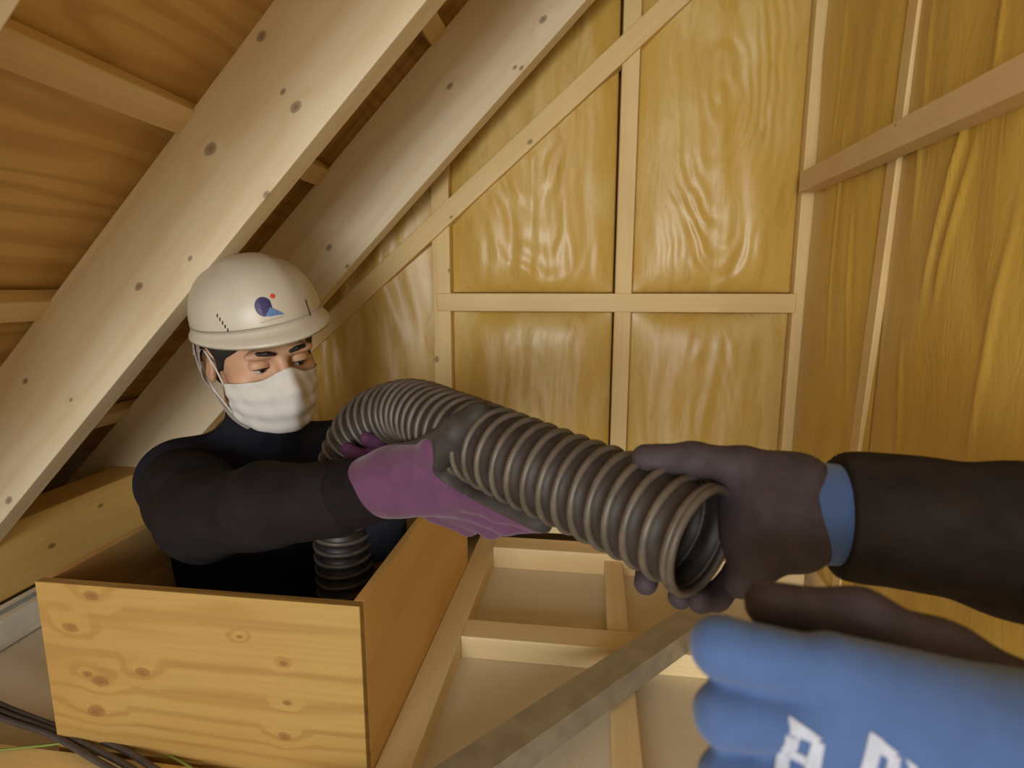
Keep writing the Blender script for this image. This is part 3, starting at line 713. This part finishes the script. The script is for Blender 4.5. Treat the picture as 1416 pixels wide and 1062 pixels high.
# print on the hat: laid on the shell along its own surface
bvh_hat = BVHTree.FromPolygons([tuple(p) for p in hv], hf)
def decal(bvh, origin_dir, cen, polys, parent, scale, upref, lift=.0006, grid=None):
    o_, d_ = origin_dir
    hit, nrm, _, _ = bvh.ray_cast(Vector(o_), Vector(d_)); n = np.array(nrm)
    if n@np.array(d_) > 0: n = -n
    upd = np.array(upref, float); upd -= n*(upd@n); upd /= np.linalg.norm(upd); rd = np.cross(upd, n); out = []
    for nm, mat, pts in polys:
        bm = bmesh.new(); vs = []
        for (px, py) in pts:
            w_ = np.array(hit)+rd*px*scale+upd*py*scale
            h2, n2, _, _ = bvh.ray_cast(Vector(w_+n*.05), Vector(-n))
            if h2 is None: h2 = Vector(w_)
            vs.append(bm.verts.new(Vector(np.array(h2)+n*lift)))
        fce = bm.faces.new(vs); ext = bmesh.ops.triangulate(bm, faces=[fce])
        bmesh.ops.subdivide_edges(bm, edges=[e for e in bm.edges if e.calc_length() > .004], cuts=2, use_grid_fill=True)
        for q_ in bm.verts:
            h2, n2, _, _ = bvh.ray_cast(q_.co+Vector(n*.05), Vector(-n))
            if h2 is not None: q_.co = h2+Vector(n*lift)
        me = bpy.data.meshes.new(nm); bm.to_mesh(me); bm.free()
        ob = link(nm, me, mat); s2 = ob.modifiers.new('thick', 'SOLIDIFY'); s2.thickness = .0004; s2.offset = 0; out.append(ob)
    return out
M_navy = plain('logo_navy', (44, 40, 92), .4); M_lblue = plain('logo_blue', (84, 122, 172), .4); M_red = plain('logo_red', (200, 72, 52), .4); M_vent = plain('vent_dark', (58, 48, 40), .8); M_gold = plain('logo_line', (170, 150, 120), .5)
circ = lambda cx_, cy_, r, n=20, a0=0, a1=2*math.pi: [(cx_+r*math.cos(a0+(a1-a0)*k/n), cy_+r*math.sin(a0+(a1-a0)*k/n)) for k in range(n)]
drop = [(-.2+.8*math.cos(a_), .1+.95*math.sin(a_)) for a_ in np.linspace(.5, 2*math.pi-1.1, 24)]+[(.55, -.85)]
tail = [(.30, -.05), (.75, -.35), (1.45, -.95), (.75, -.93), (.1, -.93), (-.25, -.75), (.05, -.45)]
polys = [('logo', M_navy, drop), ('logo', M_lblue, tail), ('logo', M_red, circ(.85, .95, .24, 12)), ('logo', M_gold, [(-.9, -1.38), (1.3, -1.20), (1.3, -1.12), (-.9, -1.30)])]
dd = HTm[:, 2]
for i_, ob in enumerate(decal(bvh_hat, (CAM, ray(368, 425)), None, polys[:1]+polys[2:], hat, .0155, dd)): child(ob, hat)
for ob in decal(bvh_hat, (CAM, ray(368, 425)), None, polys[1:2], hat, .0155, dd, .0012): child(ob, hat)
for (x0, y0, x1, y1, nn) in [(299, 434, 317, 459, 5), (422, 414, 429, 437, 5)]:
    for k in range(nn):
        px_, py_ = x0+(x1-x0)*(k+.5)/nn, y0+(y1-y0)*(k+.5)/nn
        for ob in decal(bvh_hat, (CAM, ray(px_, py_)), None, [('vent_slot', M_vent, [(-.5, -.75), (.15, -.9), (.5, .75), (-.15, .9)])], hat, .0031, dd): child(ob, hat)

# ------------------------------------------------------------------ the second worker: two gloved hands reaching in from the right
p2 = empty('person', A_(1700, 800, .36)); tag(p2, 'second worker reaching in from the right, only gloved hands and dark sleeves seen', 'person')
M_sl2 = plain('sleeve_brown', (37, 31, 28), .8, spec=.15, nscale=45, namt=.2, bump=.25)
M_g2 = plain('glove_brown_coating', (66, 58, 62), .6, spec=.15, nscale=60, namt=.14, bump=.3)
M_blue = plain('glove_blue_knit', (66, 90, 134), .75, spec=.15, nscale=70, namt=.06, bump=.25, sheen=.2)
M_g3 = plain('glove_blue_grey', (98, 98, 108), .6, nscale=50, namt=.12, bump=.3)
u1 = [A_(1168, 713, .452), A_(1260, 722, .442), A_(1416, 748, .425), A_(1600, 790, .39), V(.385, .245, .40), V(.375, .05, .36), V(.36, -.2, .37)]
q = sleeve_sdf([u1[0]*2-u1[1]]+u1, [.0435, .0440, .0465, .0545, .056, .058, .062, .066], .0010, .0035, .02).cut(A_(1156, 712, .452), u1[0]-u1[1])
s2 = child(link('sleeve', q.mesh('sleeve', 1), M_sl2), p2)
gu = [
 ([A_(1090, 708, .452), A_(1060, 708, .452)], [.040, .036], .01),
 ([A_(1100, 672, .455), A_(1028, 652, .458)], [.026, .019], .015),
 ([A_(1095, 740, .448), A_(1040, 752, .445)], [.028, .022], .015),
 ([A_(1030, 646, .455), A_(958, 636, .460), A_(893, 634, .474)], [.0155, .0135, .0120], .008),
 ([A_(1036, 668, .478), A_(985, 680, .520), A_(905, 745, .530), A_(893, 806, .500)], [.0145, .0125, .0120, .0105], .006),
 ([A_(1040, 700, .482), A_(1000, 735, .510), A_(955, 800, .505), A_(940, 826, .478)], [.0145, .0125, .0115, .0100], .006),
 ([A_(1050, 740, .475), A_(1024, 790, .485), A_(990, 826, .470), A_(968, 832, .455)], [.0140, .0120, .0105, .0095], .006),
 ([A_(1078, 745, .440), A_(1046, 778, .436), A_(1022, 808, .440)], [.019, .0140, .0110], .012),
]
gl3 = child(link('glove', glove(gu).mesh('glove', 2), M_g2), p2)
q = SDF(A_(1140, 706, .452)-.08, A_(1140, 706, .452)+.08, .0025); q.chain([A_(1100, 707, .452), A_(1172, 712, .452)], [.0395, .0390], .004)
o = link('wrist_band', q.mesh('wrist_band', 2), M_blue, gl3)
# lower hand, close to the lens
gb = [
 ([A_(1150, 928, .232), A_(1420, 1040, .232)], [.0150, .030], .012),
 ([A_(1150, 1000, .230), A_(1420, 1075, .232)], [.0165, .032], .012),
 ([A_(1150, 1072, .230), A_(1420, 1110, .232)], [.0165, .031], .012),
 ([A_(1100, 1140, .232), A_(1420, 1150, .232)], [.0150, .028], .02),
 ([A_(1150, 930, .232), A_(998, 895, .235), A_(1000, 905, .275), A_(1040, 920, .290)], [.0126, .0124, .0112, .0100], .002),
 ([A_(1150, 1002, .230), A_(1002, 988, .235), A_(1003, 990, .275), A_(1045, 995, .290)], [.0126, .0124, .0112, .0100], .002),
 ([A_(1150, 1074, .230), A_(1008, 1078, .235), A_(1010, 1075, .272), A_(1050, 1080, .290)], [.0145, .0122, .0112, .0100], .002),
 ([A_(1110, 1145, .232), A_(1030, 1155, .237), A_(1030, 1155, .268), A_(1065, 1155, .285)], [.0135, .0118, .0108, .0095], .006),
 ([A_(1420, 1090, .232), A_(1560, 1120, .230)], [.033, .032], .02),
]
gl4 = child(link('glove', glove(gb).mesh('glove', 2), M_blue), p2)
q = glove([([A_(1400, 1010, .262), A_(1300, 925, .268), A_(1190, 862, .272), A_(1062, 836, .280)], [.026, .0200, .0140, .0112], .012), ([A_(1400, 1020, .262), A_(1180, 960, .275)], [.030, .02], .02)])
link('thumb_coating', q.mesh('thumb_coating', 2), M_g2, gl4)
u2 = [A_(1540, 1115, .230), A_(1800, 1160, .215), V(.26, .02, .42), V(.30, -.2, .38)]
child(link('sleeve', sleeve_sdf(u2, [.040, .045, .052, .060], .0014, .0035, .02).mesh('sleeve', 2), M_sl2), p2)
# white print on the back of the blue glove
me = gl4.data; nv_ = len(me.vertices); co = np.empty(nv_*3, np.float32); me.vertices.foreach_get('co', co); co = co.reshape(-1, 3)
bvh_g = BVHTree.FromPolygons([tuple(c) for c in co.tolist()], [tuple(p_.vertices) for p_ in me.polygons])
M_print = plain('glove_print', (164, 170, 184), .7, nscale=200, namt=.08)
def letter(x, y, strokes):
    for pts in strokes:
        for ob in decal(bvh_g, (CAM, ray(x, y)), None, [('print', M_print, pts)], gl4, .0105, upv+rt*.15, .0006):
            ob.parent = gl4; ob.matrix_parent_inverse = gl4.matrix_world.inverted()
bpy.context.view_layer.update()
letter(1107, 1034, [[(-.75, -1.6), (-.25, -1.6), (-.05, .75), (-.50, .95)], [(-.50, .95), (-.45, .45), (.35, .35), (.60, .62)], [(.25, -1.6), (.72, -1.6), (.68, .50), (.30, .42)], [(-.30, -.15), (-.36, -.65), (.35, -.70), (.35, -.30)]])
letter(1222, 1052, [[(-.85, -1.6), (-.35, -1.6), (-.10, .70), (-.55, .90)], [(-.55, .90), (-.50, .40), (.15, .10), (.40, .40)], [(.02, -1.6), (.48, -1.6), (.48, .30), (.10, .22)], [(.62, .30), (.98, .12), (1.75, -1.0), (1.35, -1.1)]])
